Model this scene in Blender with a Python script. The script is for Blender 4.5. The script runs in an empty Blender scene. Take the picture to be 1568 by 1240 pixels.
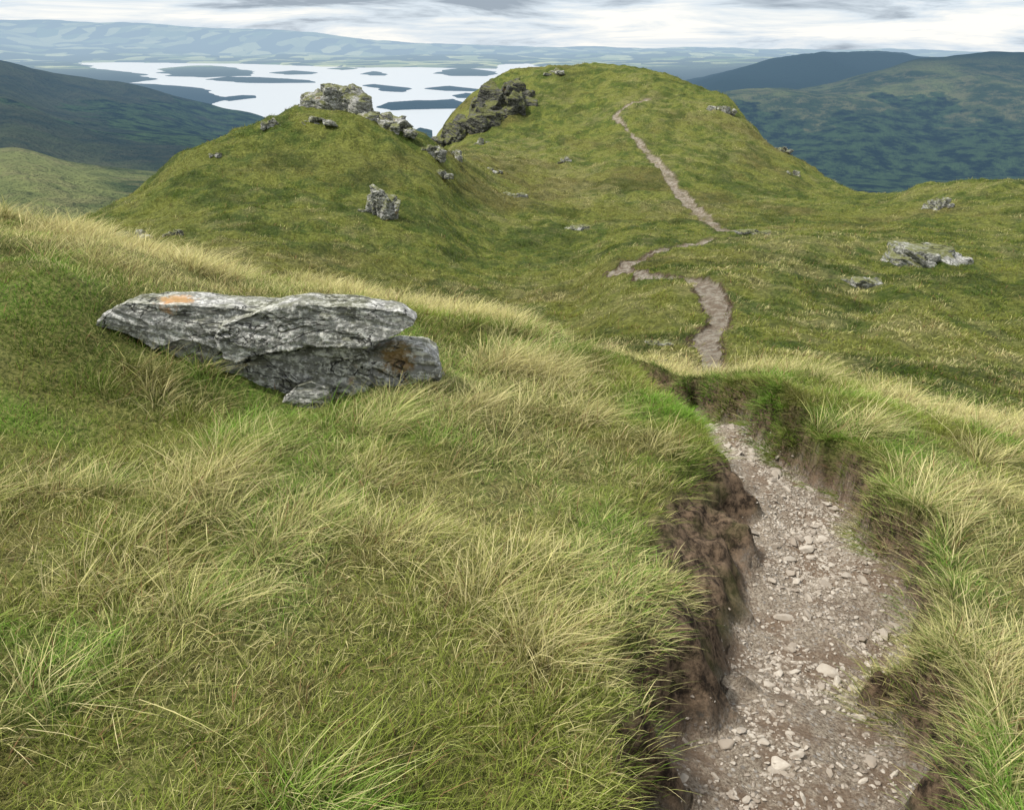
import bpy, bmesh, math, numpy as np
from mathutils import Vector, Matrix, Euler
rng=np.random.default_rng(7)
SC=bpy.context.scene
TH=math.radians(24.0); F=1230.0
ct,st=math.cos(TH),math.sin(TH)

# ------------------------------------------------------------ helpers
def slope(py):                      # image pixel row -> tangent of elevation
    v=(620-py)/F
    return (-st+v*ct)/(ct+v*st)
def pchip(xk,yk,x):
    xk=np.asarray(xk,float); yk=np.asarray(yk,float)
    h=np.diff(xk); sh=(len(h),)+(1,)*(yk.ndim-1)
    d=np.diff(yk,axis=0)/h.reshape(sh)
    m=np.zeros_like(yk); a,b=d[:-1],d[1:]
    s=np.where(np.abs(a+b)<1e-12,1,a+b)
    m[1:-1]=np.where(a*b>0,2*a*b/s,0)
    m[0]=d[0]; m[-1]=d[-1]
    x=np.clip(x,xk[0],xk[-1])
    i=np.clip(np.searchsorted(xk,x)-1,0,len(h)-1)
    t=((x-xk[i])/h[i]).reshape((len(x),)+(1,)*(yk.ndim-1)); hh=h[i].reshape(t.shape)
    return (2*t**3-3*t**2+1)*yk[i]+(t**3-2*t**2+t)*hh*m[i]+(-2*t**3+3*t**2)*yk[i+1]+(t**3-t**2)*hh*m[i+1]
def _h(ix,iy,iz,seed):
    n=(ix.astype(np.int64)*374761393+iy.astype(np.int64)*668265263+iz.astype(np.int64)*2147483647+seed*974634777)&0xFFFFFFFF
    n=((n^(n>>13))*1274126177)&0xFFFFFFFF
    n=((n^(n>>16))*2246822519)&0xFFFFFFFF
    return ((n^(n>>15))&0xFFFFFF)/float(0xFFFFFF)*2-1
def vn(x,y,z=None,seed=0):
    x=np.asarray(x,float); y=np.asarray(y,float)
    if z is None:
        ix=np.floor(x);iy=np.floor(y);fx=x-ix;fy=y-iy
        fx=fx*fx*fx*(fx*(fx*6-15)+10);fy=fy*fy*fy*(fy*(fy*6-15)+10)
        o=np.zeros_like(ix)
        a=_h(ix,iy,o,seed);b=_h(ix+1,iy,o,seed);c=_h(ix,iy+1,o,seed);d=_h(ix+1,iy+1,o,seed)
        return (a*(1-fx)+b*fx)*(1-fy)+(c*(1-fx)+d*fx)*fy
    z=np.asarray(z,float)
    ix=np.floor(x);iy=np.floor(y);iz=np.floor(z);fx=x-ix;fy=y-iy;fz=z-iz
    fx=fx*fx*(3-2*fx);fy=fy*fy*(3-2*fy);fz=fz*fz*(3-2*fz)
    r=0
    for dx in (0,1):
        for dy in (0,1):
            for dz in (0,1):
                r=r+_h(ix+dx,iy+dy,iz+dz,seed)*(fx if dx else 1-fx)*(fy if dy else 1-fy)*(fz if dz else 1-fz)
    return r
def fbm(x,y,z=None,o=4,seed=0):
    r=0;a=1;s=0
    for k in range(o):
        r=r+a*vn(x*2**k+k*17.3,y*2**k-k*9.1,None if z is None else z*2**k+k*3.3,seed+k); s+=a; a*=.5
    return r/s
def ss(a,b,x):
    t=np.clip((x-a)/(b-a),0,1); return t*t*(3-2*t)
def mesh_obj(name,verts,faces,mat=None,smooth=True,link=True):
    me=bpy.data.meshes.new(name)
    me.vertices.add(len(verts)); me.vertices.foreach_set('co',np.asarray(verts,np.float32).ravel())
    nf=len(faces); k=faces.shape[1]
    me.loops.add(nf*k); me.loops.foreach_set('vertex_index',faces.astype(np.int32).ravel())
    me.polygons.add(nf); me.polygons.foreach_set('loop_start',np.arange(0,nf*k,k,dtype=np.int32))
    me.update(calc_edges=True)
    me.polygons.foreach_set('use_smooth',np.full(len(me.polygons),smooth,bool))
    if mat: me.materials.append(mat)
    ob=bpy.data.objects.new(name,me)
    if link: SC.collection.objects.link(ob)
    return ob
def fattr(ob,name,vals,t='FLOAT'):
    a=ob.data.attributes.new(name,t,'POINT')
    key={'FLOAT_VECTOR':'vector','FLOAT_COLOR':'color'}.get(t,'value')
    a.data.foreach_set(key,np.asarray(vals,np.int32 if t=='INT' else np.float32).ravel())
def grid_faces(nr,nc):
    i=np.arange(nr-1)[:,None]*nc+np.arange(nc-1)[None,:]
    return np.stack([i,i+1,i+nc+1,i+nc],-1).reshape(-1,4)

# ------------------------------------------------------------ terrain heights from image pixel rows and estimated distances
Z='z'
near_cols={
-250:[(330,12),(400,25),(Z,60,-26),(Z,100,-45),(Z,200,-95),(Z,700,-330)],
0:[(345,11),(430,20),(Z,60,-22),(Z,100,-40),(Z,200,-90),(Z,700,-330)],
80:[(357,11),(430,20),(400,40),(352,65),(Z,100,-28),(Z,200,-80),(Z,700,-330)],
200:[(385,11),(440,20),(430,28),(380,50),(307,78),(Z,120,-25),(Z,200,-80),(Z,700,-330)],
350:[(425,10),(475,18),(455,28),(400,45),(300,65),(216,85),(Z,110,-16),(Z,200,-60),(Z,700,-330)],
515:[(450,10),(505,18),(478,30),(430,45),(330,62),(240,78),(162,92),(Z,120,-10),(Z,180,-40),(Z,700,-330)],
650:[(475,9.5),(535,17),(505,28),(440,48),(340,65),(260,80),(203,98),(Z,130,-20),(238,190),(Z,250,-50),(Z,700,-330)],
720:[(490,9.5),(550,17),(515,28),(440,50),(370,68),(310,85),(250,105),(232,135),(200,175),(146,205),(Z,250,-25),(Z,700,-330)],
784:[(505,9.5),(570,17),(525,28),(450,50),(380,70),(320,90),(270,120),(210,160),(130,200),(105,215),(Z,270,-20),(Z,700,-330)],
880:[(528,9),(600,15),(540,27),(448,48),(395,65),(330,90),(270,125),(200,165),(130,200),(97,220),(Z,280,-20),(Z,700,-330)],
950:[(548,9),(630,13.5),(590,18),(540,26),(480,34),(408,46),(370,65),(330,90),(270,120),(190,160),(130,195),(104,215),(Z,280,-22),(Z,700,-330)],
1080:[(585,8.5),(670,12.5),(610,18),(545,25),(500,30),(430,37),(385,50),(350,75),(325,95),(270,125),(200,160),(140,190),(Z,260,-35),(Z,700,-330)],
1180:[(572,8.5),(660,12.5),(600,19),(500,29),(420,40),(364,56),(350,80),(325,100),(270,135),(230,165),(Z,230,-50),(Z,700,-330)],
1250:[(575,8.5),(660,12.5),(600,18),(500,30),(420,42),(360,55),(353,75),(325,100),(295,130),(273,160),(Z,230,-60),(Z,700,-330)],
1350:[(594,8.5),(670,12.5),(610,18),(510,30),(430,42),(380,52),(362,60),(350,80),(318,105),(300,130),(Z,230,-80),(Z,700,-330)],
1400:[(606,8.5),(680,12.5),(620,18),(520,28),(430,40),(385,50),(366,58),(345,80),(310,100),(280,115),(Z,230,-90),(Z,700,-330)],
1568:[(648,8.5),(715,12.5),(645,18),(540,28),(450,38),(405,48),(385,58),(340,80),(276,105),(Z,230,-90),(Z,700,-330)],
1800:[(700,8.5),(755,13),(680,18),(560,28),(460,38),(420,48),(390,58),(340,80),(285,105),(Z,230,-90),(Z,700,-330)],
}
far_cols={
-150:[(430,800),(330,1200),(215,2000),(218,2500),(150,3600),(80,5500),(Z,9000,-600),(Z,30000,-590),(60,44000),(22,60000),(Z,70000,0)],
0:[(430,800),(335,1000),(216,1800),(220,2300),(150,3500),(92,5500),(Z,8500,-600),(Z,30000,-590),(72,44000),(31,62000),(Z,70000,0)],
100:[(430,800),(350,1000),(243,1800),(248,2400),(180,3800),(112,5500),(Z,7600,-600),(Z,34000,-590),(76,50000),(32,62000),(Z,70000,0)],
240:[(430,800),(360,1000),(262,1900),(256,2500),(200,4000),(138,5500),(Z,7200,-602),(Z,36000,-590),(78,50000),(35,62000),(Z,70000,0)],
330:[(430,800),(370,1000),(275,1900),(258,2500),(205,4500),(163,5700),(Z,6900,-602),(Z,36000,-595),(80,50000),(38,62000),(Z,70000,0)],
400:[(430,800),(375,1000),(290,1900),(262,2500),(215,4500),(178,5900),(Z,6700,-602),(Z,36000,-598),(80,50000),(41,62000),(Z,70000,0)],
480:[(430,800),(375,1000),(300,1900),(270,2500),(Z,4500,-570),(Z,5900,-590),(Z,6700,-602),(Z,36000,-598),(82,50000),(48,62000),(Z,70000,0)],
570:[(430,800),(375,1000),(310,1900),(Z,2600,-560),(Z,4500,-602),(Z,36000,-598),(84,50000),(64,62000),(Z,70000,0)],
700:[(430,800),(375,1000),(310,1900),(Z,2600,-560),(Z,4500,-602),(Z,36000,-598),(86,50000),(73,62000),(Z,70000,0)],
900:[(430,800),(375,1000),(310,1900),(Z,2600,-560),(Z,4500,-602),(Z,36000,-598),(86,50000),(77,62000),(Z,70000,0)],
1040:[(430,800),(375,1000),(310,1900),(Z,2600,-560),(Z,3600,-602),(Z,6000,-580),(128,9000),(Z,13000,-590),(84,50000),(78,62000),(Z,70000,0)],
1110:[(430,800),(375,1000),(310,1900),(Z,2600,-560),(Z,3600,-602),(220,4500),(143,5600),(135,7000),(107,9000),(Z,14000,-500),(84,50000),(80,62000),(Z,70000,0)],
1180:[(430,800),(375,1000),(310,1900),(Z,2600,-560),(Z,3600,-602),(215,4500),(136,5700),(140,7000),(92,9000),(Z,14000,-500),(Z,70000,-300)],
1250:[(430,800),(375,1000),(310,1900),(Z,2600,-560),(Z,3600,-602),(210,4500),(133,5800),(140,7000),(81,9000),(Z,14000,-500),(Z,70000,-300)],
1330:[(430,800),(375,1000),(310,1900),(Z,2600,-560),(Z,3600,-602),(205,4500),(118,6000),(125,7200),(79,9200),(Z,14000,-500),(Z,70000,-300)],
1400:[(430,800),(375,1000),(310,1900),(Z,2600,-560),(Z,3600,-602),(200,4600),(98,6200),(110,7400),(82,9500),(Z,14000,-500),(Z,70000,-300)],
1568:[(430,800),(375,1000),(310,1900),(Z,2600,-560),(Z,3600,-602),(190,4600),(82,6300),(100,7500),(88,9500),(Z,14000,-500),(Z,70000,-300)],
1800:[(430,800),(375,1000),(310,1900),(Z,2600,-560),(Z,3600,-602),(190,4600),(75,6300),(95,7500),(88,9500),(Z,14000,-500),(Z,70000,-300)],
}
def build_table(cols,fac,K,lnr,phis,use_e,back):
    ph=[];T=[]
    for P0,c in cols.items():
        phi=math.atan((P0-784)/F/fac); cp=math.cos(phi); rs=[];zs=[]
        for e in c:
            if e[0]==Z: D=e[1]*K; z=e[2]*K
            else: D=e[1]*K; z=slope(e[0])*D
            r=D/cp; rs.append(math.log(r)); zs.append(z/r if use_e else z)
        ph.append(math.degrees(phi)); T.append(pchip(rs,zs,lnr))
    ph=[-180,-120]+ph+[120,180]; b=back(lnr); T=[b,b]+T+[b,b]
    return pchip(ph,np.array(T),phis)
def blur(t,n):
    for _ in range(n):
        t=(np.roll(t,1,0)+2*t+np.roll(t,-1,0))/4
        p=np.pad(t,((0,0),(1,1)),'edge'); t=(p[:,:-2]+2*p[:,1:-1]+p[:,2:])/4
    return t
PH=np.linspace(-180,180,1441); LR=np.linspace(math.log(2),math.log(700),700)
NT=blur(build_table(near_cols,1.003,1,LR,PH,True,lambda l:(-1.65-.12*np.exp(l)*(np.exp(l)/40))/np.exp(l)),6)
LF=np.linspace(math.log(350),math.log(36000),700)
FT=build_table(far_cols,1.06,0.5,LF,PH,False,lambda l:np.full_like(l,-290.))
def lookup(T,L,phi,l):
    a=np.clip((phi+180)/360*(len(PH)-1),0,len(PH)-1.001); b=np.clip((l-L[0])/(L[1]-L[0]),0,len(L)-1.001)
    i=a.astype(int);j=b.astype(int);u=a-i;v=b-j
    return (T[i,j]*(1-v)+T[i,j+1]*v)*(1-u)+(T[i+1,j]*(1-v)+T[i+1,j+1]*v)*u
bx=-1.52; by=4.62
def gau(x,y,cx,cy,sx,sy): return np.exp(-((x-cx)/sx)**2-((y-cy)/sy)**2)
def Hbase(x,y):
    r=np.hypot(x,y)+1e-6; phi=np.degrees(np.arctan2(x,y)); l=np.log(r)
    zt=lookup(NT,LR,phi,l)*r
    zp=-1.65-.139*x-.1156*y
    w=ss(3.5,8.5,r)
    z=zt*w+zp*(1-w)
    z=z+.06*vn(x/1.1,y/1.1,seed=3)+.05*vn(x/.4,y/.4,seed=4)*(r<60)
    z=z+.16*fbm(x/4.5,y/4.5,o=3,seed=5)*ss(9,30,r)+.55*fbm(x/14,y/14,o=4,seed=8)*ss(30,80,r)+.9*fbm(x/30,y/30,o=3,seed=11)*ss(70,150,r)
    z=z+.30*fbm(x/1.3,y/1.3,o=2,seed=14)*ss(18,45,r)+.55*fbm(x/3.2,y/3.2,o=2,seed=17)*ss(40,100,r)
    z=z-.14*gau(x,y,bx+.12,by-.15,.45,.40)+.24*gau(x,y,bx-1.30,by+.25,.50,.6)+.05*gau(x,y,bx+1.0,by-.1,.4,.4)
    return z
def ray(px,py):
    u=(px-784)/F; v=(620-py)/F
    return np.array([u,ct+v*st,-st+v*ct])
def hit(px,py,lo=1.0,hi=400.):
    d=ray(px,py); t=np.exp(np.linspace(math.log(lo),math.log(hi),4000))
    p=t[:,None]*d; dz=p[:,2]-Hbase(p[:,0],p[:,1])
    k=np.argmax(dz<0) if (dz<0).any() else len(t)-1
    return p[k]
# footpath route
path_px=[(1208,1500),(1208,1240),(1232,1100),(1258,950),(1250,850),(1214,775),(1145,712),(1092,674),(1045,654)]  # near path as image pixels, projected onto the terrain
path=[]
for px,py in path_px:
    d=ray(px,py); t=1.0
    for _i in range(80):
        p=t*d; t+=(p[2]-(Hbase(p[0],p[1])-.38))*.55
    path.append(t*d)
L0=path[-1]
tail=[(1080,524),(1104,484),(1092,455),(1068,432),(1000,423),(950,411),(972,396),(1010,383),(1060,372),(1120,362),(1175,356),(1130,352),(1082,338),(1050,305),(1025,270),(1000,240),(960,200),(942,178),(960,162),(992,152)]
tl=[hit(px,py,14) for px,py in tail]
hid=[np.array([L0[0]-.6,L0[1]+.9,0]),np.array([L0[0]-.7,L0[1]+3,0]),np.array([L0[0]+1.2,L0[1]+8,0]),np.array([tl[0][0]-1.0,tl[0][1]-5,0])]
PTS=np.array(path+hid+tl)[:,:2]
def cr(P,n=6):
    o=[]
    for i in range(len(P)-1):
        p0=P[max(i-1,0)];p1=P[i];p2=P[i+1];p3=P[min(i+2,len(P)-1)]
        for k in range(n):
            t=k/n; o.append(.5*((2*p1)+(-p0+p2)*t+(2*p0-5*p1+4*p2-p3)*t*t+(-p0+3*p1-3*p2+p3)*t**3))
    o.append(P[-1]); return np.array(o)
PC=cr(PTS,5)
def pathdist(x,y):
    best=np.full(x.shape,1e9); side=np.ones(x.shape); vx=np.zeros(x.shape); vy=np.zeros(x.shape)
    for a,b in zip(PC[:-1],PC[1:]):
        ab=b-a; L=ab@ab+1e-12
        t=np.clip(((x-a[0])*ab[0]+(y-a[1])*ab[1])/L,0,1)
        dx=x-a[0]-t*ab[0]; dy=y-a[1]-t*ab[1]; d=dx*dx+dy*dy
        k=d<best
        best=np.where(k,d,best); side=np.where(k,np.sign(ab[0]*dy-ab[1]*dx),side); vx=np.where(k,dx,vx); vy=np.where(k,dy,vy)
    best=np.sqrt(best)
    return best,side,vx/(best+1e-6),vy/(best+1e-6)   # side>0 left
def carve(x,y,full=False):
    r=np.hypot(x,y)
    d,s,vx,vy=pathdist(x,y)
    w=np.interp(r,[0,2.5,4,6,9,30,60,110,170],[.29,.31,.33,.30,.25,.40,.40,.8,.42])
    dep=np.interp(r,[0,9,12,20,60,110],[.38,.30,.18,.18,.18,.22])
    wob=.08*vn(x/.5,y/.5,seed=21)+.09*vn(x/.21,y/.21,seed=22)+.05*vn(x/.09,y/.09,seed=26)+ .35*vn(x/3,y/3,seed=23)*ss(15,50,r)
    bl=np.where(s>0,np.interp(r,[0,2,3,4.5,6,9],[.28,.36,.50,.34,.20,.15])+.20*vn(x/.9,y/.9,seed=24),.12+.08*vn(x/.5,y/.5,seed=25))*np.where(r<14,1,1.6)
    q=(d-w+wob)/np.maximum(bl,.05)
    t=np.clip(q,0,1)
    prof=1-ss(0,1,t**.8)
    lip=.05*np.exp(-((q-1.3)/.5)**2)*(r<14)
    if full: return t,q,s,vx,vy
    return dep*prof-lip, t, q
def Hfull(x,y):
    c,t,q=carve(x,y)
    r=np.hypot(x,y)
    z=Hbase(x,y)-c
    z=z+np.where(t<1,(.010*vn(x/.06,y/.06,seed=31)+.02*vn(x/.22,y/.22,seed=32)+.07*fbm(x/.14,y/.14,o=3,seed=33)*((t>.1)&(t<.95)))*(r<20),0)
    return z,t
def strawf(x,y):
    r=np.hypot(x,y)
    n=fbm(x/1.3,y/1.3,o=3,seed=41); n2=fbm(x/9,y/9,o=3,seed=43); n3=fbm(x/40,y/40,o=3,seed=45)
    reg=np.interp(r,[0,2,4.5,8,12.5,15,25,45,90,200],[.34,.32,.33,.56,.78,.40,.34,.34,.28,.30])
    return np.clip(reg+.65*n+.45*n2*ss(5,20,r)+.3*n3*ss(20,60,r),0,1)

# ------------------------------------------------------------ node utils
class NT_:
    def __init__(s,name):
        s.m=bpy.data.materials.new(name); s.m.use_nodes=True; s.t=s.m.node_tree; s.t.nodes.clear()
        s.out=s.n('ShaderNodeOutputMaterial')
    def n(s,ty,**k):
        nd=s.t.nodes.new(ty)
        for a,b in k.items(): setattr(nd,a,b)
        return nd
    def l(s,a,b): s.t.links.new(a,b)
    def val(s,sock,v):
        if isinstance(v,bpy.types.NodeSocket): s.l(v,sock)
        else: sock.default_value=v
    def pos(s): return s.n('ShaderNodeNewGeometry').outputs['Position']
    def obj(s): return s.n('ShaderNodeTexCoord').outputs['Object']
    def map(s,v,sc,rot=(0,0,0)):
        m=s.n('ShaderNodeMapping'); s.l(v,m.inputs[0]); m.inputs['Scale'].default_value=sc; m.inputs['Rotation'].default_value=rot; return m.outputs[0]
    def noise(s,v,sc,det=4,ro=.55,dist=0):
        m=s.n('ShaderNodeTexNoise'); s.l(v,m.inputs['Vector']); m.inputs['Scale'].default_value=sc; m.inputs['Detail'].default_value=det; m.inputs['Roughness'].default_value=ro; m.inputs['Distortion'].default_value=dist; return m.outputs['Fac']
    def vor(s,v,sc,out='Distance',feat='F1',rnd=1):
        m=s.n('ShaderNodeTexVoronoi',feature=feat); s.l(v,m.inputs['Vector']); m.inputs['Scale'].default_value=sc; m.inputs['Randomness'].default_value=rnd; return m.outputs[out]
    def ramp(s,f,stops):
        m=s.n('ShaderNodeMapRange'); m.interpolation_type='SMOOTHSTEP'; s.l(f,m.inputs[0]); m.inputs[1].default_value=stops[0]; m.inputs[2].default_value=stops[1]
        m.inputs[3].default_value=stops[2] if len(stops)>2 else 0; m.inputs[4].default_value=stops[3] if len(stops)>2 else 1
        return m.outputs[0]
    def mix(s,f,a,b,mode='MIX'):
        m=s.n('ShaderNodeMix',data_type='RGBA',blend_type=mode); s.val(m.inputs[0],f)
        for i,c in ((6,a),(7,b)):
            if isinstance(c,bpy.types.NodeSocket): s.l(c,m.inputs[i])
            else: m.inputs[i].default_value=(*c,1)
        return m.outputs[2]
    def math(s,op,a,b=0,c=0):
        m=s.n('ShaderNodeMath',operation=op); s.val(m.inputs[0],a); s.val(m.inputs[1],b); s.val(m.inputs[2],c); return m.outputs[0]
    def attr(s,name,ty='GEOMETRY',out='Fac'):
        m=s.n('ShaderNodeAttribute',attribute_name=name,attribute_type=ty); return m.outputs[out]
    def bump(s,h,st_,dist,nrm=None):
        m=s.n('ShaderNodeBump'); s.l(h,m.inputs['Height']); m.inputs['Strength'].default_value=st_; m.inputs['Distance'].default_value=dist
        if nrm: s.l(nrm,m.inputs['Normal'])
        return m.outputs[0]
    def princ(s,col,rough=.9,nrm=None,spec=.3):
        m=s.n('ShaderNodeBsdfPrincipled'); s.val(m.inputs['Base Color'],col if isinstance(col,bpy.types.NodeSocket) else (*col,1)); s.val(m.inputs['Roughness'],rough)
        m.inputs['Specular IOR Level'].default_value=spec
        if nrm: s.l(nrm,m.inputs['Normal'])
        return m.outputs[0]
    def fin(s,sh): s.l(sh,s.out.inputs[0]); return s.m

# vegetation colour field shared by turf and blades
C=lambda *a:np.array(a,float)
GREEN=C(.095,.160,.026); YG=C(.235,.285,.055); STRAW=C(.72,.63,.36); STRAW2=C(.54,.51,.20); OLIVE=C(.19,.165,.055); BROWN=C(.28,.17,.09); FRESH=C(.17,.33,.045); LIME=C(.25,.29,.06)
def lerp(a,b,t): t=np.asarray(t)[...,None]; return a*(1-t)+b*t
def vegcol(x,y,rnd):
    r=np.hypot(x,y)
    n=fbm(x/1.1,y/1.1,o=3,seed=201); n2=fbm(x/15,y/15,o=4,seed=205); n3=vn(x/.45,y/.45,seed=209); n4=fbm(x/4,y/4,o=3,seed=215); n5=fbm(x/.3,y/.3,o=2,seed=219)
    c=lerp(GREEN,YG,ss(-.40,.40,n+.5*(rnd-.5)))
    c=lerp(c,FRESH,ss(-.05,.55,n3)*.85*(1-ss(6,14,r)))
    c=lerp(c,OLIVE*.8,ss(.2,.6,n5)*.6*(1-ss(8,16,r)))
    c=lerp(c,OLIVE,ss(-.05,.45,n2)*.65*ss(6,20,r))
    c=lerp(c,LIME,ss(.0,.40,n4)*.7*ss(10,25,r)); c=lerp(c,GREEN*.6,ss(.1,.5,-n4)*.6*ss(10,25,r))
    c=c*lerp(C(1,1,1),C(1.06,.98,1.06),ss(10,25,r))
    return c
def mat_ground():
    m=NT_('moorland_ground'); P=m.pos()
    path=m.attr('path'); bank=m.attr('bank'); far=m.attr('far')
    g=m.attr('veg','GEOMETRY','Color')
    fine=m.noise(P,4,5,.75); mid=m.noise(P,.9,5,.7)
    g=m.mix(m.ramp(fine,(.38,.60,.55,0)),g,(.04,.05,.015))
    g=m.mix(m.ramp(mid,(.36,.50,.45,0)),g,(.03,.04,.013))
    g=m.mix(m.ramp(fine,(.52,.72,0,.5)),g,(.38,.35,.14))
    th=m.mix(m.ramp(m.noise(P,42,4,.8),(.38,.62)),(.018,.018,.008),(.30,.27,.10))
    g=m.mix(far,m.mix(.6,g,th),g)
    grit=m.noise(P,75,5,.8); big=m.noise(P,4.5,5,.65)
    c1=m.vor(P,48,'Color'); d1=m.vor(P,48)
    sep=m.n('ShaderNodeSeparateColor'); m.l(c1,sep.inputs[0])
    gr=m.mix(m.ramp(grit,(.36,.64)),(.17,.13,.095),(.52,.45,.36))
    gr=m.mix(m.math('MULTIPLY',m.ramp(sep.outputs[0],(.62,.66)),m.ramp(d1,(.28,.5,.85,0))),gr,m.mix(sep.outputs[1],(.24,.22,.20),(.62,.58,.53)))
    gr=m.mix(m.ramp(big,(.43,.62,0,.75)),gr,(.21,.145,.098))
    nf=m.noise(P,2.5,5,.7)
    gfar=m.mix(m.ramp(nf,(.36,.64)),(.26,.205,.15),(.50,.45,.37))
    gr=m.mix(far,gr,gfar)
    soil=m.mix(m.ramp(m.noise(P,18,6,.75),(.36,.66)),(.028,.020,.014),(.27,.19,.125))
    soil=m.mix(m.ramp(m.noise(P,3,4),(.5,.65,0,.5)),soil,(.09,.10,.03))
    c=m.mix(bank,g,soil); c=m.mix(path,c,gr)
    hh=m.math('ADD',grit,m.math('MULTIPLY',m.math('MULTIPLY',d1,-.5),path))
    b=m.bump(hh,1.0,.022)
    b2=m.bump(m.math('MULTIPLY',m.math('ADD',fine,m.math('MULTIPLY',mid,2.2)),far),1.0,.5,b)
    return m.fin(m.princ(c,.95,b2,.15))
def mat_grass(name):
    m=NT_(name); g=m.attr('col','GEOMETRY','Color')
    d=m.n('ShaderNodeBsdfDiffuse'); m.l(g,d.inputs[0])
    t=m.n('ShaderNodeBsdfTranslucent'); m.l(g,t.inputs[0])
    mx=m.n('ShaderNodeMixShader'); mx.inputs[0].default_value=.3; m.l(d.outputs[0],mx.inputs[1]); m.l(t.outputs[0],mx.inputs[2])
    return m.fin(mx.outputs[0])
def mat_rock(name,S=1.0,dark=(.075,.075,.07),mid=(.25,.25,.24),light=(.64,.64,.61),moss=.35,spot=None,spot2=None):
    m=NT_(name); P=m.obj()
    Q=m.map(P,(1,1,2.6),(0,.18,0))
    n1=m.noise(Q,2.2*S,5,.65); n2=m.noise(Q,9*S,5,.7,.4); n3=m.noise(P,34*S,4,.7)
    c=m.mix(m.ramp(n1,(.35,.62)),dark,mid)
    c=m.mix(m.ramp(n2,(.42,.58,.15,.9)),c,mid)
    c=m.mix(m.ramp(m.math('ADD',m.math('MULTIPLY',n3,.6),m.math('MULTIPLY',n2,.5)),(.53,.63,0,.9)),c,light)
    v=m.vor(P,14*S); c=m.mix(m.ramp(v,(.10,.18,.5,0)),c,light)
    o=m.math('MULTIPLY',m.ramp(m.noise(P,3.2*S,3),(.68,.72)),.4); c=m.mix(o,c,(.45,.24,.08))
    for sp,cc in ((spot,(.50,.26,.10)),(spot2,(.22,.13,.035))):
        if sp:
            dd=m.n('ShaderNodeVectorMath',operation='DISTANCE'); m.l(P,dd.inputs[0]); dd.inputs[1].default_value=sp
            w=m.math('ADD',dd.outputs['Value'],m.math('MULTIPLY',m.noise(P,14,4,.75),.28)); c=m.mix(m.ramp(w,(.20,.27,.85,0)),c,cc)
    nz=m.n('ShaderNodeSeparateXYZ'); m.l(m.n('ShaderNodeNewGeometry').outputs['Normal'],nz.inputs[0])
    ms=m.math('MULTIPLY',m.ramp(n1,(.48,.6,1,0)),m.ramp(nz.outputs[2],(.1,.6,0.05,moss)))
    c=m.mix(ms,c,(.13,.14,.035))
    cr_=m.ramp(m.math('ABSOLUTE',m.math('SUBTRACT',m.noise(Q,1.6*S,4,.6,.8),.5)),(0,.010,.8,0)); c=m.mix(cr_,c,(.03,.03,.027))
    hgt=m.math('SUBTRACT',m.math('ADD',m.math('MULTIPLY',n2,.7),m.math('MULTIPLY',n3,.4)),m.math('MULTIPLY',cr_,.8))
    return m.fin(m.princ(c,.88,m.bump(hgt,1.0,.035/S),.25))
def mat_pebble():
    m=NT_('gravel_stone'); P=m.obj(); oi=m.n('ShaderNodeObjectInfo').outputs['Random']
    c=m.mix(oi,(.20,.17,.14),(.62,.58,.51)); c=m.mix(m.noise(P,2,3),c,(.28,.23,.18))
    return m.fin(m.princ(c,.85,None,.3))
def mat_far():
    m=NT_('distant_land'); P=m.pos()
    ln=m.n('ShaderNodeVectorMath',operation='LENGTH'); m.l(P,ln.inputs[0]); r=ln.outputs[1]
    sx=m.n('ShaderNodeSeparateXYZ'); m.l(P,sx.inputs[0]); z=sx.outputs[2]
    n=m.noise(P,.004,8,.6); n2=m.noise(P,.02,6,.7)
    moor=m.mix(m.ramp(n,(.40,.60)),(.05,.08,.03),(.26,.29,.10))
    moor=m.mix(m.ramp(n2,(.45,.62,0,.6)),moor,(.28,.26,.12))
    left_dark=m.math('MULTIPLY',m.ramp(sx.outputs[0],(-500,-150,.75,0)),m.ramp(r,(1100,1500)))  # darker base colour on the left slopes past the near valley
    moor=m.mix(left_dark,moor,(.025,.035,.03))
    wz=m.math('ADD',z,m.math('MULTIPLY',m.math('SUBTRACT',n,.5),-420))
    wood=m.math('MULTIPLY',m.ramp(wz,(-165,-145,1,0)),m.ramp(r,(1400,1900)))  # lower woods, with the cloud shadow painted into their dark base colour
    wood_shade_col=m.mix(m.ramp(n2,(.4,.6)),(.004,.012,.006),(.07,.12,.04))
    c=m.mix(wood,moor,wood_shade_col)
    vc=m.n('ShaderNodeTexVoronoi'); m.l(m.map(P,(1,.45,0)),vc.inputs['Vector']); vc.inputs['Scale'].default_value=.0022
    s2=m.n('ShaderNodeSeparateColor'); m.l(vc.outputs['Color'],s2.inputs[0])
    fld=m.mix(s2.outputs[0],(.08,.17,.04),(.75,.75,.35)); fld=m.mix(m.ramp(s2.outputs[1],(.45,.5)),fld,(.01,.03,.015))
    c=m.mix(m.ramp(r,(12500,15000)),c,fld)
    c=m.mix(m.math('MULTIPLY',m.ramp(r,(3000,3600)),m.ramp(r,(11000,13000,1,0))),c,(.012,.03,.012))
    hz=m.math('SUBTRACT',1,m.math('POWER',2.718,m.math('DIVIDE',r,-5200.)))  # aerial haze painted in as emission, stronger with distance
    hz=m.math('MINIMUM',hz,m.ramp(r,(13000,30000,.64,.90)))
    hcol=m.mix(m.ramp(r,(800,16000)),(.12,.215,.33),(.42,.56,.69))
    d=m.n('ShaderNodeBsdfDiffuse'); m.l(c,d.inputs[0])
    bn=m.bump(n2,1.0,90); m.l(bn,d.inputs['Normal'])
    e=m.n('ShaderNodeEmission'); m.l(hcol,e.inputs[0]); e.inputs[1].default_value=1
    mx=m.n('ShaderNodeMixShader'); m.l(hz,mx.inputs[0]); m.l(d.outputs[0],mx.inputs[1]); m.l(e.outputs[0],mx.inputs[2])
    return m.fin(mx.outputs[0])
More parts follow.
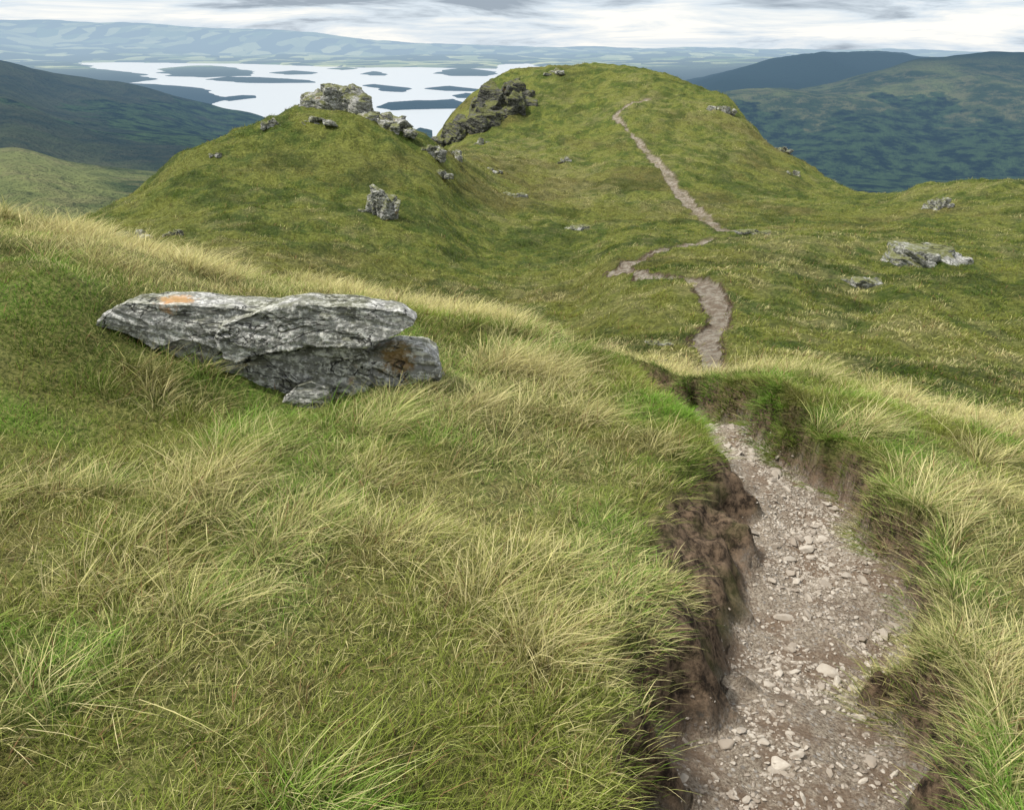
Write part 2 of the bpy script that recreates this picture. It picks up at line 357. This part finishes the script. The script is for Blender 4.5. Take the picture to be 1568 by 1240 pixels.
def mat_water():
    m=NT_('loch_water'); P=m.pos()
    b=m.bump(m.noise(P,.05,4),.05,1)
    return m.fin(m.princ((.42,.46,.50),.3,b,.6))

# ------------------------------------------------------------ ground
def polar(phis,rs):
    p=np.radians(phis)[None,:]; r=rs[:,None]
    return (r*np.sin(p)),(r*np.cos(p))
ph=np.concatenate([np.linspace(-180,-52,60)[:-1],np.linspace(-52,50,950),np.linspace(50,180,60)[1:]])
rs=np.exp(np.concatenate([np.linspace(math.log(.25),math.log(1.2),30)[:-1],np.linspace(math.log(1.2),math.log(260),1000),np.linspace(math.log(260),math.log(690),40)[1:]]))
X,Y=polar(ph,rs); Zg,T=Hfull(X.ravel(),Y.ravel())
x=X.ravel(); y=Y.ravel(); rr=np.hypot(x,y)
V=np.stack([x,y,Zg],-1)
ground=mesh_obj('ground',V,grid_faces(len(rs),len(ph)),mat_ground())
far_a=ss(10,18,rr)
ragged=.5+1.1*fbm(x/1.4,y/1.4,o=3,seed=55)
pm=1-ss(.0,.30,T); pm=pm*(1-ss(185,205,rr))*np.where(rr>50,np.clip(ragged+.55,0,1),1); bk=(1-ss(.75,.98,T))*np.where(rr>55,.5,1)
vc=vegcol(x,y,rng.uniform(0,1,len(x))); sfv=strawf(x,y); vc=lerp(vc,C(.38,.35,.15),ss(.3,.95,sfv)*.55)
fattr(ground,'path',pm); fattr(ground,'bank',bk); fattr(ground,'far',far_a)
fattr(ground,'veg',np.concatenate([vc,np.ones((len(x),1))],1),'FLOAT_COLOR')

# ------------------------------------------------------------ distant land + loch
WZ=-300.
def wp(px,py):
    s=slope(py); D=WZ/s; d=ray(px,py); return (d[0]/d[1]*D,D)
lake=[(118,96.5),(200,96),(300,97.5),(400,98.5),(480,102),(560,104),(640,103),(700,105),(755,106),(772,98.5),(815,98),(835,108),(800,135),(770,165),(740,200),(690,240),(560,240),(420,215),(380,185),(330,172),(308,163),(345,150),(325,142),(280,134),(215,131),(200,127),(238,122),(205,113),(150,106)]
isl=[[(240,112),(250,105),(290,103),(345,103),(388,110),(380,117),(310,119),(260,117)],
[(315,122),(345,120),(420,121),(480,124),(478,127),(400,127),(340,125)],
[(410,112),(440,110),(475,111),(478,114),(440,115)],
[(552,113),(565,110),(588,112),(585,116),(560,116)],
[(553,131),(575,129),(625,136),(622,141),(590,140)],
[(575,165),(590,158),(640,157),(690,152),(712,158),(705,167),(640,169),(600,170)],
[(645,136),(680,132),(737,137),(730,140),(680,139)],
[(663,113),(680,108),(720,106),(765,112),(745,117),(690,117)],
[(315,152),(350,148),(397,146),(390,150),(345,155)],
[(695,146),(715,142),(735,146),(728,151),(700,150)],
[(500,106),(520,104.5),(545,106),(520,108)],
[(625,205),(640,196),(662,200),(668,215),(630,215)]]
def sdf(poly,x,y):
    P=np.array([wp(*p) for p in poly]); n=len(P); d=np.full(x.shape,1e18); ins=np.zeros(x.shape,bool)
    for i in range(n):
        a=P[i];b=P[(i+1)%n];ab=b-a;t=np.clip(((x-a[0])*ab[0]+(y-a[1])*ab[1])/(ab@ab),0,1)
        d=np.minimum(d,(x-a[0]-t*ab[0])**2+(y-a[1]-t*ab[1])**2)
        c=((a[1]>y)!=(b[1]>y))&(x<(b[0]-a[0])*(y-a[1])/((b[1]-a[1]) if abs(b[1]-a[1])>1e-9 else 1e-9)+a[0]); ins^=c
    d=np.sqrt(d); return np.where(ins,d,-d)
phf=np.linspace(-75,75,1500); rf=np.exp(np.linspace(math.log(360),math.log(35500),800))
X,Y=polar(phf,rf); x=X.ravel();y=Y.ravel();r=np.hypot(x,y)
z=lookup(FT,LF,np.degrees(np.arctan2(x,y)),np.log(r))
nn=fbm(x/700,y/700,o=6,seed=61); rid=1-np.abs(fbm(x/900,y/900,o=5,seed=64))*2
z=z+(nn*20+(rid-.6)*30)*ss(500,2000,r)*(ss(-295,-230,z))*(r<15000)
z=z+fbm(x/3500,y/3500,o=5,seed=66)*190*ss(15500,26000,r)*(r>15000)
wx=x+70*fbm(x/500,y/500,o=4,seed=71)*np.clip(r/8000,.3,2); wy=y+180*fbm(x/600,y/600,o=4,seed=75)*np.clip(r/8000,.2,2)
L=sdf(lake,wx,wy); I=np.full(x.shape,-1e9)
for p in isl: I=np.maximum(I,sdf(p,wx,wy))
water=np.minimum(L,-I)
low=z<-262
land=WZ+3+np.clip(-water*.10,0,14+10*fbm(x/300,y/300,o=4,seed=80)+r*.0006)
wat=WZ-np.clip(water*.2,0,12)-1
zl=np.where(water>0,wat,np.maximum(land,np.where(I>0,-1e9,z)))
z=np.where(low,zl,z)
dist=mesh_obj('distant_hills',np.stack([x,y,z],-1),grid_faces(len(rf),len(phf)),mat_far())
n=60; a=np.linspace(-75,75,n)
X,Y=polar(a,np.exp(np.linspace(math.log(900),math.log(35000),30)))
loch=mesh_obj('loch',np.stack([X.ravel(),Y.ravel(),np.full(X.size,WZ)],-1),grid_faces(30,n),mat_water())

# ------------------------------------------------------------ rocks
def remesh_rock(name,bm,voxel,mat,amp,fr,loc,seed=0,aniso=3.5,tilt=.18,ledge_k=.55,fine=.45,chip=0.,sm_it=2):
    me=bpy.data.meshes.new('tmp'); bm.to_mesh(me); bm.free()
    ob=bpy.data.objects.new('tmp',me); SC.collection.objects.link(ob)
    md=ob.modifiers.new('r','REMESH'); md.mode='VOXEL'; md.voxel_size=voxel
    sm=ob.modifiers.new('s','SMOOTH'); sm.iterations=sm_it; sm.factor=.4
    dg=bpy.context.evaluated_depsgraph_get(); m2=bpy.data.meshes.new_from_object(ob.evaluated_get(dg))
    bpy.data.objects.remove(ob); m2.name=name
    n=len(m2.vertices); co=np.zeros(n*3,np.float32); m2.vertices.foreach_get('co',co); co=co.reshape(-1,3).astype(float)
    nr=np.zeros(n*3,np.float32); m2.vertices.foreach_get('normal',nr); nr=nr.reshape(-1,3)
    x,y,z=co.T*fr; z2=(z+x*tilt)*aniso
    d=fbm(x,y,z2*.5,o=3,seed=seed+1)*1.0
    ledge=(np.abs(((z2*.9+vn(x*.7,y*.7,seed=seed+5)*.8)%1)-.5)*2); ledge=ss(.0,.35,ledge)
    d=d+ledge_k*(ledge-1)+fine*fbm(x*4,y*4,z2*2,o=3,seed=seed+9)
    if chip:
        v=fbm(x*1.3,y*1.3,z2*.8,o=3,seed=seed+20)*5; fl=np.floor(v); d=d+chip*(fl+ss(.40,.60,v-fl)-v*.4)*.5
    side=1-np.abs(nr[:,2])*.55
    co=co+nr*(d*amp*side)[:,None]
    m2.vertices.foreach_set('co',co.astype(np.float32).ravel()); m2.update()
    m2.polygons.foreach_set('use_smooth',np.ones(len(m2.polygons),bool))
    m2.materials.clear(); m2.materials.append(mat)
    ob=bpy.data.objects.new(name,m2); ob.location=loc; SC.collection.objects.link(ob)
    return ob
def prism(bm,poly,y0,y1,shr=.85,dz=0.,skew=0.):
    P=np.array(poly,float); c=P.mean(0)
    ym=y0+(y1-y0)*.45
    rings=[]
    for yy,s_,d_ in ((y0,.985,0),(y0+(y1-y0)*.05,1.0,0),(ym,.99,dz*.2),(y1,shr,dz)):
        rings.append([bm.verts.new((c[0]+(p[0]-c[0])*s_+skew*(yy-y0)/(y1-y0),yy,c[1]+(p[1]-c[1])*s_+d_)) for p in P])
    k=len(P)
    bm.faces.new(rings[0]); bm.faces.new(rings[-1][::-1])
    for f,b in zip(rings[:-1],rings[1:]):
        for i in range(k): bm.faces.new((f[i],b[i],b[(i+1)%k],f[(i+1)%k])[::-1])
    bmesh.ops.recalc_face_normals(bm,faces=bm.faces)
def q(l): return [((px-400)*.00405,(600-py)*.0042) for px,py in l]
RM=mat_rock('lichen_rock',spot=(-.50,.05,.60),spot2=(.80,.10,.22))
def piece(polys,seed,vox=.008,amp=.016,**k):
    bm=bmesh.new()
    for a in polys: prism(bm,*a)
    return remesh_rock('slab',bm,vox,RM,amp,3.2,(0,0,0),seed=seed,aniso=3,chip=1.7,sm_it=1,**k)
parent=bpy.data.objects.new('rock_outcrop',None); SC.collection.objects.link(parent); parent.location=(bx,by,-1.99)
parts=[piece([(q([(340,500),(352,482),(385,468),(425,456),(470,450),(560,454),(618,460),(640,474),(634,486),(600,500),(560,514),(470,514),(400,528),(366,540),(346,532)]),-.12,.34,.86,-.05,-.04),
   (q([(158,488),(178,470),(198,460),(214,451),(300,455),(380,460),(440,466),(450,500),(400,520),(355,530),(310,512),(285,508),(240,524),(222,510),(200,498)]),-.07,.40,.86,-.05,.02)],100,vox=.0075),
 piece([(q([(215,514),(290,500),(345,518),(415,524),(415,600),(372,640),(310,630),(262,600),(228,556)]),.03,.5,.9,-.05,0)],180),
 piece([(q([(366,550),(400,534),(450,528),(470,520),(540,518),(560,528),(556,600),(540,660),(400,660),(376,600)]),.0,.5,.9,-.05,0),
   (q([(545,540),(590,526),(640,530),(660,548),(668,600),(655,660),(555,660)]),.05,.42,.9,-.04,0)],220,ledge_k=1.2,amp=.020),
 piece([(q([(430,596),(448,576),(474,568),(499,580),(500,604),(492,640),(430,640),(420,612)]),-.10,.12,.9,-.02,0)],300,amp=.012)]
for p,nm in zip(parts,['top_slab','lower_wedge','lower_block','small_boulder']):
    p.name=nm; p.parent=parent

CM=mat_rock('crag_rock',.28,dark=(.06,.062,.055),mid=(.22,.22,.205),light=(.50,.50,.47),moss=.8)
CD=mat_rock('cliff_rock',.22,dark=(.014,.016,.014),mid=(.055,.055,.05),light=(.17,.17,.155),moss=.7)
def crag(name,c,size,nb,seed,yaw=0,vox=None,sink=.3,mat=None,env=1.2):
    R=np.random.default_rng(seed); bm=bmesh.new()
    sx,sy,sz=size
    for i in range(nb):
        fx,fy=R.uniform(-.5,.5,2); hh=max(.15,1-env*abs(fx)**1.3)*R.uniform(.45,1)
        bw=sx*R.uniform(.18,.42); bd=sy*R.uniform(.3,.55); bh=sz*hh
        E=Euler((R.uniform(-.2,.2),R.uniform(-.15,.15)+.15,R.uniform(-.8,.8))).to_matrix()
        k=13; pts_=R.normal(0,1,(k,3)); pts_/=np.linalg.norm(pts_,axis=1)[:,None]; pts_=np.sign(pts_)*np.abs(pts_)**.55*.62
        vs=[bm.verts.new(E@Vector((p[0]*bw,p[1]*bd,p[2]*bh))+Vector((fx*sx*.8,fy*sy*.6,bh*.45-sink*sz))) for p in pts_]
        bmesh.ops.convex_hull(bm,input=vs,use_existing_faces=False)
    S=max(size)
    ob=remesh_rock(name,bm,vox or S/90,mat or CM,S*.020,5.2/S,(0,0,0),seed=seed,aniso=2.6,tilt=.3,ledge_k=.6,fine=.7,chip=.8,sm_it=1)
    ob.location=c; ob.rotation_euler[2]=yaw
    return ob
def at(px,py,name,w,h,nb,seed,depth=None,lo=14.,sink=.3,yaw=0,mat=None,env=1.2):
    p=hit(px,py,lo); t=p[1]/ (ct+(620-py)/F*st); s=t/F
    return crag(name,tuple(p),(w*s,(depth or w*.6)*s,h*s),nb,seed,yaw=yaw,sink=sink,mat=mat,env=env)
at(516,168,'summit_crag',108,54,30,1,60,sink=.15,env=.75)
at(583,188,'rock_outcrop',96,34,16,2); at(615,202,'rock_outcrop',50,26,10,3)
at(485,188,'rock_outcrop',66,12,9,4); at(415,192,'rock_outcrop',40,18,8,5)
at(662,236,'rock_outcrop',52,34,12,6); at(697,242,'rock_outcrop',40,28,9,7); at(674,268,'rock_outcrop',40,18,8,8)
at(580,328,'boulder',60,58,12,9,sink=.2,env=.5); at(205,362,'boulder',62,30,10,10); at(270,360,'rock_outcrop',34,14,6,11)
at(790,302,'rock_outcrop',56,14,8,12); at(738,222,'rock_outcrop',30,16,8,13,lo=130)
at(865,247,'rock_outcrop',22,12,5,14); at(1400,402,'rock_outcrop',160,56,22,15,110); at(1320,437,'rock_outcrop',85,22,10,16,50)
at(1440,316,'rock_outcrop',44,30,8,17); at(1105,170,'rock_outcrop',48,26,8,18,lo=100); at(1200,232,'rock_outcrop',34,14,7,19,lo=100)
at(765,172,'cliff',92,80,18,20,70,lo=130,sink=.35,mat=CD,env=.7); at(732,196,'cliff',98,64,18,21,60,lo=130,sink=.35,mat=CD,env=.7); at(702,212,'cliff',74,42,12,22,lo=130,mat=CD); at(785,148,'cliff',70,44,12,31,lo=130,mat=CD)
at(850,112,'rock_outcrop',34,12,6,23,lo=130); at(1212,267,'rock_outcrop',30,12,6,24,lo=90); at(885,350,'rock_outcrop',40,14,7,25)
at(1003,527,'flat_stone',64,10,7,26,26); at(1008,558,'flat_stone',44,14,6,27,22); at(330,238,'rock_outcrop',22,12,5,28)
at(755,262,'rock_outcrop',34,12,6,32)
at(1155,357,'flat_stone',70,8,7,35,26)

# ------------------------------------------------------------ grass (real blades, grown in clumps)
def blades(cx,cy,cs,npb,rad,h0,h1,w,lean,curl,wx_,wy_,seed):
    R=np.random.default_rng(seed)
    nC=len(cx); B=lambda v:np.repeat(np.broadcast_to(np.asarray(v,float),(nC,)),npb)
    n=nC*npb; rad,h0,h1,w,lean,curl,wx_,wy_,cs=map(B,(rad,h0,h1,w,lean,curl,wx_,wy_,cs))
    a=R.uniform(0,2*np.pi,n); rr=np.sqrt(R.uniform(0,1,n)); ox=B(cx)+rr*rad*np.cos(a); oy=B(cy)+rr*rad*np.sin(a)
    hh=h0+(h1-h0)*R.uniform(0,1,n)**1.3; hh*=1-.3*rr**2
    dx=np.cos(a)*lean*rr+R.normal(0,.32,n)*lean+wx_; dy=np.sin(a)*lean*rr+R.normal(0,.32,n)*lean+wy_
    return dict(ox=ox,oy=oy,hh=hh,dx=dx,dy=dy,w=w*R.uniform(.6,1.3,n),curl=curl,st=cs,n=n,R=R)
def build(name,b,oz,mat,seg,base=.38,kk=.95,var=.4):
    n=b['n'];R=b['R']; ba=R.uniform(0,np.pi,n); wx=np.cos(ba)*b['w']*.5; wy=np.sin(ba)*b['w']*.5
    hh,dx,dy,cu=b['hh'],b['dx'],b['dy'],b['curl']; V=[]
    lv,wd=([0,.4,.75,1.0],[1,.85,.5,0]) if seg==3 else ([0,.55,1.0],[1,.75,0])
    for k,(t,f) in enumerate(zip(lv,wd)):
        px=b['ox']+hh*(dx*t*.6+dx*cu*t*t); py=b['oy']+hh*(dy*t*.6+dy*cu*t*t); pz=oz+hh*(t-.35*cu*t**2.2*np.minimum(np.hypot(dx,dy),1.5))-.01
        if k<len(lv)-1:
            V.append(np.stack([px-wx*f,py-wy*f,pz],-1)); V.append(np.stack([px+wx*f,py+wy*f,pz],-1))
        else: V.append(np.stack([px,py,pz],-1))
    m=len(V); V=np.stack(V,1).reshape(-1,3); o=np.arange(n)[:,None]*m
    tr=np.array([[0,1,3],[0,3,2],[2,3,5],[2,5,4],[4,5,6]] if seg==3 else [[0,1,3],[0,3,2],[2,3,4]])
    Fc=(o[:,:,None]+tr[None]).reshape(-1,3)
    ob=mesh_obj(name,V,Fc,mat,False,True)
    rnd=R.uniform(0,1,n); r2=R.uniform(0,1,n)
    c=vegcol(b['ox'],b['oy'],rnd)
    k=ss(.32,.90,b['st']+kk*(rnd-.5)+.05)*.95
    c=lerp(c,STRAW*r2[:,None]+STRAW2*(1-r2[:,None]),k)
    c=np.where((r2>.95)[:,None],BROWN,c)*(1-var+2*var*R.uniform(0,1,n))[:,None]
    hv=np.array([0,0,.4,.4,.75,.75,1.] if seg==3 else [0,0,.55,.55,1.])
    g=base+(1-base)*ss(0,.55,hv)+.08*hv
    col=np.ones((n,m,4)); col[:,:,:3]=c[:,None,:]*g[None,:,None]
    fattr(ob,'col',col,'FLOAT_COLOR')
    return ob
MG=mat_grass('grass_blades')
def pts(n,r0,r1,mode,p0=-47,p1=44):
    phi=np.radians(rng.uniform(p0,p1,n)); u=rng.uniform(0,1,n)
    r=r0+(r1-r0)*u if mode=='lin' else r0*(r1/r0)**u
    return r*np.sin(phi),r*np.cos(phi)
def on_rock(x,y): return (x>bx-.72)&(x<bx+.98)&(y>by-.03)&(y<by+.42)
T0=[(455,830),(480,800),(430,860),(150,760),(60,760),(870,640),(900,650),(1000,700),(740,900),(820,880),(1320,660),(1350,655),(1290,665),(1500,700),(1400,830),(1420,810),(60,1080),(1540,1120),(320,780),(700,640),(1040,780),(990,760),(240,910),(300,930),(150,900),(560,730),(290,620),(600,620),(1100,740)]
ex=[hit(a,b,1) for a,b in T0]; ex=np.array([e+np.array([dx,dy,0]) for e in ex for dx,dy in rng.normal(0,.085,(9,2))])
x,y=pts(24000,.75,15,'lin')
sg=PC[:44]; ne=6500; ii=rng.integers(0,len(sg)-1,ne); u=rng.uniform(0,1,ne)[:,None]; pe=sg[ii]*(1-u)+sg[ii+1]*u+rng.normal(0,.36,(ne,2)); pe=pe[np.hypot(pe[:,0],pe[:,1])<13]
nmain=len(x); x=np.append(x,pe[:,0]); y=np.append(y,pe[:,1]); lipf=np.zeros(len(x),bool); lipf[nmain:]=True
s=strawf(x,y); r=np.hypot(x,y); nz=fbm(x/.45,y/.45,o=2,seed=91)
u=rng.uniform(0,1,len(x)); tall=((.55*s+.75*nz+.12*(u-.5)*2+.2*ss(7,11,r))>.60)&~lipf; mid=(~tall&((.9*nz+rng.uniform(0,1,len(x)))>.66))|lipf
E1=np.ones(len(ex),bool)
x=np.append(x,ex[:,0]);y=np.append(y,ex[:,1]);s=np.append(s,np.full(len(ex),.60)); tall=np.append(tall,E1); mid=np.append(mid,~E1); lipf=np.append(lipf,~E1); r=np.hypot(x,y)
tq,qq,sd_,vx,vy=carve(x,y,True)
keepbank=np.where(sd_>0,qq>.72+.35*vn(x/.35,y/.35,seed=95),qq>.34+.45*vn(x/.4,y/.4,seed=96))
k=np.where(lipf,keepbank&(qq<2.0),qq>.98)&~on_rock(x,y)
nearl=(sd_>0)&(qq<1.5)&(r<8); mid=mid|(tall&nearl); tall=tall&~nearl
x,y,s,tall,mid,r,qq,vx,vy,lipf,sd_=[v[k] for v in (x,y,s,tall,mid,r,qq,vx,vy,lipf,sd_)]; n=len(x)
sz=rng.uniform(.7,1.25,n)*np.interp(r,[.8,3,8,15],[.72,.85,1.0,1.15])*np.where(lipf,np.interp(r,[4,7],[.9,.72]),1); wS=np.interp(r,[1,4,8,15],[.0027,.0035,.0052,.0075])
pick=lambda a,b,c:np.where(tall,a,np.where(mid,b,c))
tw=rng.uniform(-.9,.9,n); wnd=pick(.38,.22,.10); lw=np.where(lipf,np.where(sd_>0,.55,.7),0)
b=blades(x,y,s+pick(.22,.0,-.02)-.02*lipf,27,pick(.055,.075,.12)*np.interp(r,[1,15],[.9,1.5]),pick(.12,.06,.03)*sz,pick(.31,.14,.08)*sz,wS,pick(.85,.9,1.1),pick(.9,.7,.5),wnd*np.cos(tw)*(1-lipf)-lw*vx,wnd*np.sin(tw)*(1-lipf)-lw*vy,5)
oz,ot=Hfull(b['ox'],b['oy'])
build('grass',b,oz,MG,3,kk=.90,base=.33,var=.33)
x,y=pts(36000,12,250,'log',-44,42); r=np.hypot(x,y); _,_,qq=carve(x,y); k=qq>.9; x,y,r=x[k],y[k],r[k]; n=len(x)
sz=rng.uniform(.6,1.3,n)*np.interp(r,[11,25,60,120,250],[.7,.9,1.2,1.6,2.1])
tw=rng.uniform(-.8,.8,n)
b=blades(x,y,strawf(x,y)+rng.normal(0,.12,n)-.05,16,.32*sz,.08*sz,.26*sz,.024*sz,.8,.7,.25*np.cos(tw),.25*np.sin(tw),6)
oz=Hbase(b['ox'],b['oy'])
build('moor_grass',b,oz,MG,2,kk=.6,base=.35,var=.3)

# ------------------------------------------------------------ gravel
def coll(name,obs):
    c=bpy.data.collections.new(name)
    for o in obs: c.objects.link(o)
    return c
def scatter(name,P,rot,scl,idx,collection):
    me=bpy.data.meshes.new(name); me.vertices.add(len(P)); me.vertices.foreach_set('co',np.asarray(P,np.float32).ravel())
    ob=bpy.data.objects.new(name,me); SC.collection.objects.link(ob)
    fattr(ob,'rot',rot,'FLOAT_VECTOR'); fattr(ob,'scl',scl,'FLOAT_VECTOR'); fattr(ob,'idx',idx,'INT')
    g=bpy.data.node_groups.new(name,'GeometryNodeTree')
    g.interface.new_socket('Geometry',in_out='INPUT',socket_type='NodeSocketGeometry'); g.interface.new_socket('Geometry',in_out='OUTPUT',socket_type='NodeSocketGeometry')
    N=g.nodes.new; gi=N('NodeGroupInput'); go=N('NodeGroupOutput'); ip=N('GeometryNodeInstanceOnPoints'); ci=N('GeometryNodeCollectionInfo')
    ci.inputs['Collection'].default_value=collection; ci.inputs['Separate Children'].default_value=True; ci.inputs['Reset Children'].default_value=True
    def na(n,t):
        a=N('GeometryNodeInputNamedAttribute'); a.data_type=t; a.inputs['Name'].default_value=n; return a.outputs['Attribute']
    l=g.links.new; l(gi.outputs[0],ip.inputs['Points']); l(ci.outputs[0],ip.inputs['Instance']); ip.inputs['Pick Instance'].default_value=True
    l(na('idx','INT'),ip.inputs['Instance Index']); e=N('FunctionNodeEulerToRotation'); l(na('rot','FLOAT_VECTOR'),e.inputs[0]); l(e.outputs[0],ip.inputs['Rotation'])
    l(na('scl','FLOAT_VECTOR'),ip.inputs['Scale']); l(ip.outputs[0],go.inputs[0])
    md=ob.modifiers.new('scatter','NODES'); md.node_group=g
    return ob
def pebble(name,seed,mat,flat):
    bm=bmesh.new(); R=np.random.default_rng(seed); P=R.normal(0,1,(14,3)); P/=np.linalg.norm(P,axis=1)[:,None]
    vs=[bm.verts.new((p[0]*1.25,p[1]*.85,p[2]*flat)) for p in P]; bmesh.ops.convex_hull(bm,input=vs)
    bmesh.ops.bevel(bm,geom=bm.edges[:],offset=.06,segments=1,affect='EDGES')
    me=bpy.data.meshes.new(name); bm.to_mesh(me); bm.free(); me.materials.append(mat); return bpy.data.objects.new(name,me)
PM=mat_pebble(); peb=coll('stones',[pebble('p%d'%i,i+1,PM,f) for i,f in enumerate([.4,.3,.5,.35,.45])])
seg=PC[:46]; N=26000
ii=rng.integers(0,len(seg)-1,N*2); u=rng.uniform(0,1,N*2)[:,None]; L=np.linalg.norm(seg[ii+1]-seg[ii],axis=1)
p=seg[ii]*(1-u)+seg[ii+1]*u; k=rng.uniform(0,L.max(),N*2)<L; p=p[k]+rng.normal(0,.25,(k.sum(),2))
r=np.hypot(p[:,0],p[:,1]); p=p[r<12]; cl=fbm(p[:,0]/.3,p[:,1]/.3,o=2,seed=97); z,t=Hfull(p[:,0],p[:,1]); k=(t<.35)&((t<.05)|(rng.uniform(0,1,len(t))<.2))&(rng.uniform(-.6,.5,len(t))<cl); p=p[k]; z=z[k]; n=len(p)
s=.0035+.012*rng.uniform(0,1,n)**2.4+(rng.uniform(0,1,n)>.98)*rng.uniform(.006,.032,n)
scatter('gravel',np.stack([p[:,0],p[:,1],z+s*.15],-1),np.stack([rng.normal(0,.25,n),rng.normal(0,.25,n),rng.uniform(0,6.28,n)],-1),np.stack([s]*3,-1),rng.choice(5,n),peb)

# ------------------------------------------------------------ sky, sun, camera
sun_dir=Vector((-.50,-.15,.85)).normalized()
W=bpy.data.worlds.new('World'); SC.world=W; W.use_nodes=True; t=W.node_tree; t.nodes.clear()
N=t.nodes.new; l=t.links.new
out=N('ShaderNodeOutputWorld'); bg=N('ShaderNodeBackground'); sky=N('ShaderNodeTexSky'); sky.sky_type='NISHITA'; sky.sun_disc=False
sky.sun_elevation=math.asin(sun_dir.z); sky.sun_rotation=math.atan2(sun_dir.x,sun_dir.y)
tc=N('ShaderNodeTexCoord'); mp=N('ShaderNodeMapping'); mp.inputs['Scale'].default_value=(3.2,3.2,26); mp.inputs['Location'].default_value=(1.7,.4,.9); l(tc.outputs['Generated'],mp.inputs[0])
n1=N('ShaderNodeTexNoise'); n1.inputs['Scale'].default_value=1.6; n1.inputs['Detail'].default_value=6; n1.inputs['Roughness'].default_value=.6; n1.inputs['Distortion'].default_value=.4; l(mp.outputs[0],n1.inputs[0])
sz_=N('ShaderNodeSeparateXYZ'); l(tc.outputs['Generated'],sz_.inputs[0])
def mr(a,b,c,d,o=2):
    m=N('ShaderNodeMapRange'); m.interpolation_type='SMOOTHSTEP'; l(sz_.outputs[o],m.inputs[0]); m.inputs[1].default_value=a; m.inputs[2].default_value=b; m.inputs[3].default_value=c; m.inputs[4].default_value=d; return m.outputs[0]
def ma(op,a,b):
    m=N('ShaderNodeMath'); m.operation=op
    for i,v in enumerate((a,b)):
        if isinstance(v,(int,float)): m.inputs[i].default_value=v
        else: l(v,m.inputs[i])
    return m.outputs[0]
band=ma('MULTIPLY',ma('MULTIPLY',mr(.028,.050,0,.22),mr(.07,.16,1,0)),mr(-.1,.25,1,.35,0)); hor=mr(0,.02,.05,0)
nf=ma('SUBTRACT',ma('SUBTRACT',n1.outputs['Fac'],band),hor)
cr1=N('ShaderNodeValToRGB'); e=cr1.color_ramp.elements; e[0].position=.30; e[0].color=(3.0,3.6,4.4,1); e[1].position=.56; e[1].color=(9.9,9.7,9.2,1)
m=e.new(.42); m.color=(6.6,7.4,8.2,1)
l(nf,cr1.inputs[0])
mx=N('ShaderNodeMix'); mx.data_type='RGBA'; mx.inputs[0].default_value=.88; l(sky.outputs[0],mx.inputs[6]); l(cr1.outputs[0],mx.inputs[7])
l(mx.outputs[2],bg.inputs[0]); bg.inputs[1].default_value=.115; l(bg.outputs[0],out.inputs[0])
sd=bpy.data.lights.new('sun','SUN'); sd.energy=4.6; sd.angle=math.radians(5); sd.color=(1,.95,.86)
so=bpy.data.objects.new('sun',sd); SC.collection.objects.link(so); so.rotation_euler=sun_dir.to_track_quat('Z','Y').to_euler(); so.location=(0,0,50)
cam=bpy.data.cameras.new('camera'); co=bpy.data.objects.new('camera',cam); SC.collection.objects.link(co); SC.camera=co
co.location=(0,0,0); co.rotation_euler=(math.radians(66),0,0); cam.sensor_width=36; cam.lens=36/(2*784/F); cam.clip_start=.05; cam.clip_end=100000
SC.view_settings.view_transform='Standard'; SC.view_settings.look='None'; SC.view_settings.exposure=0
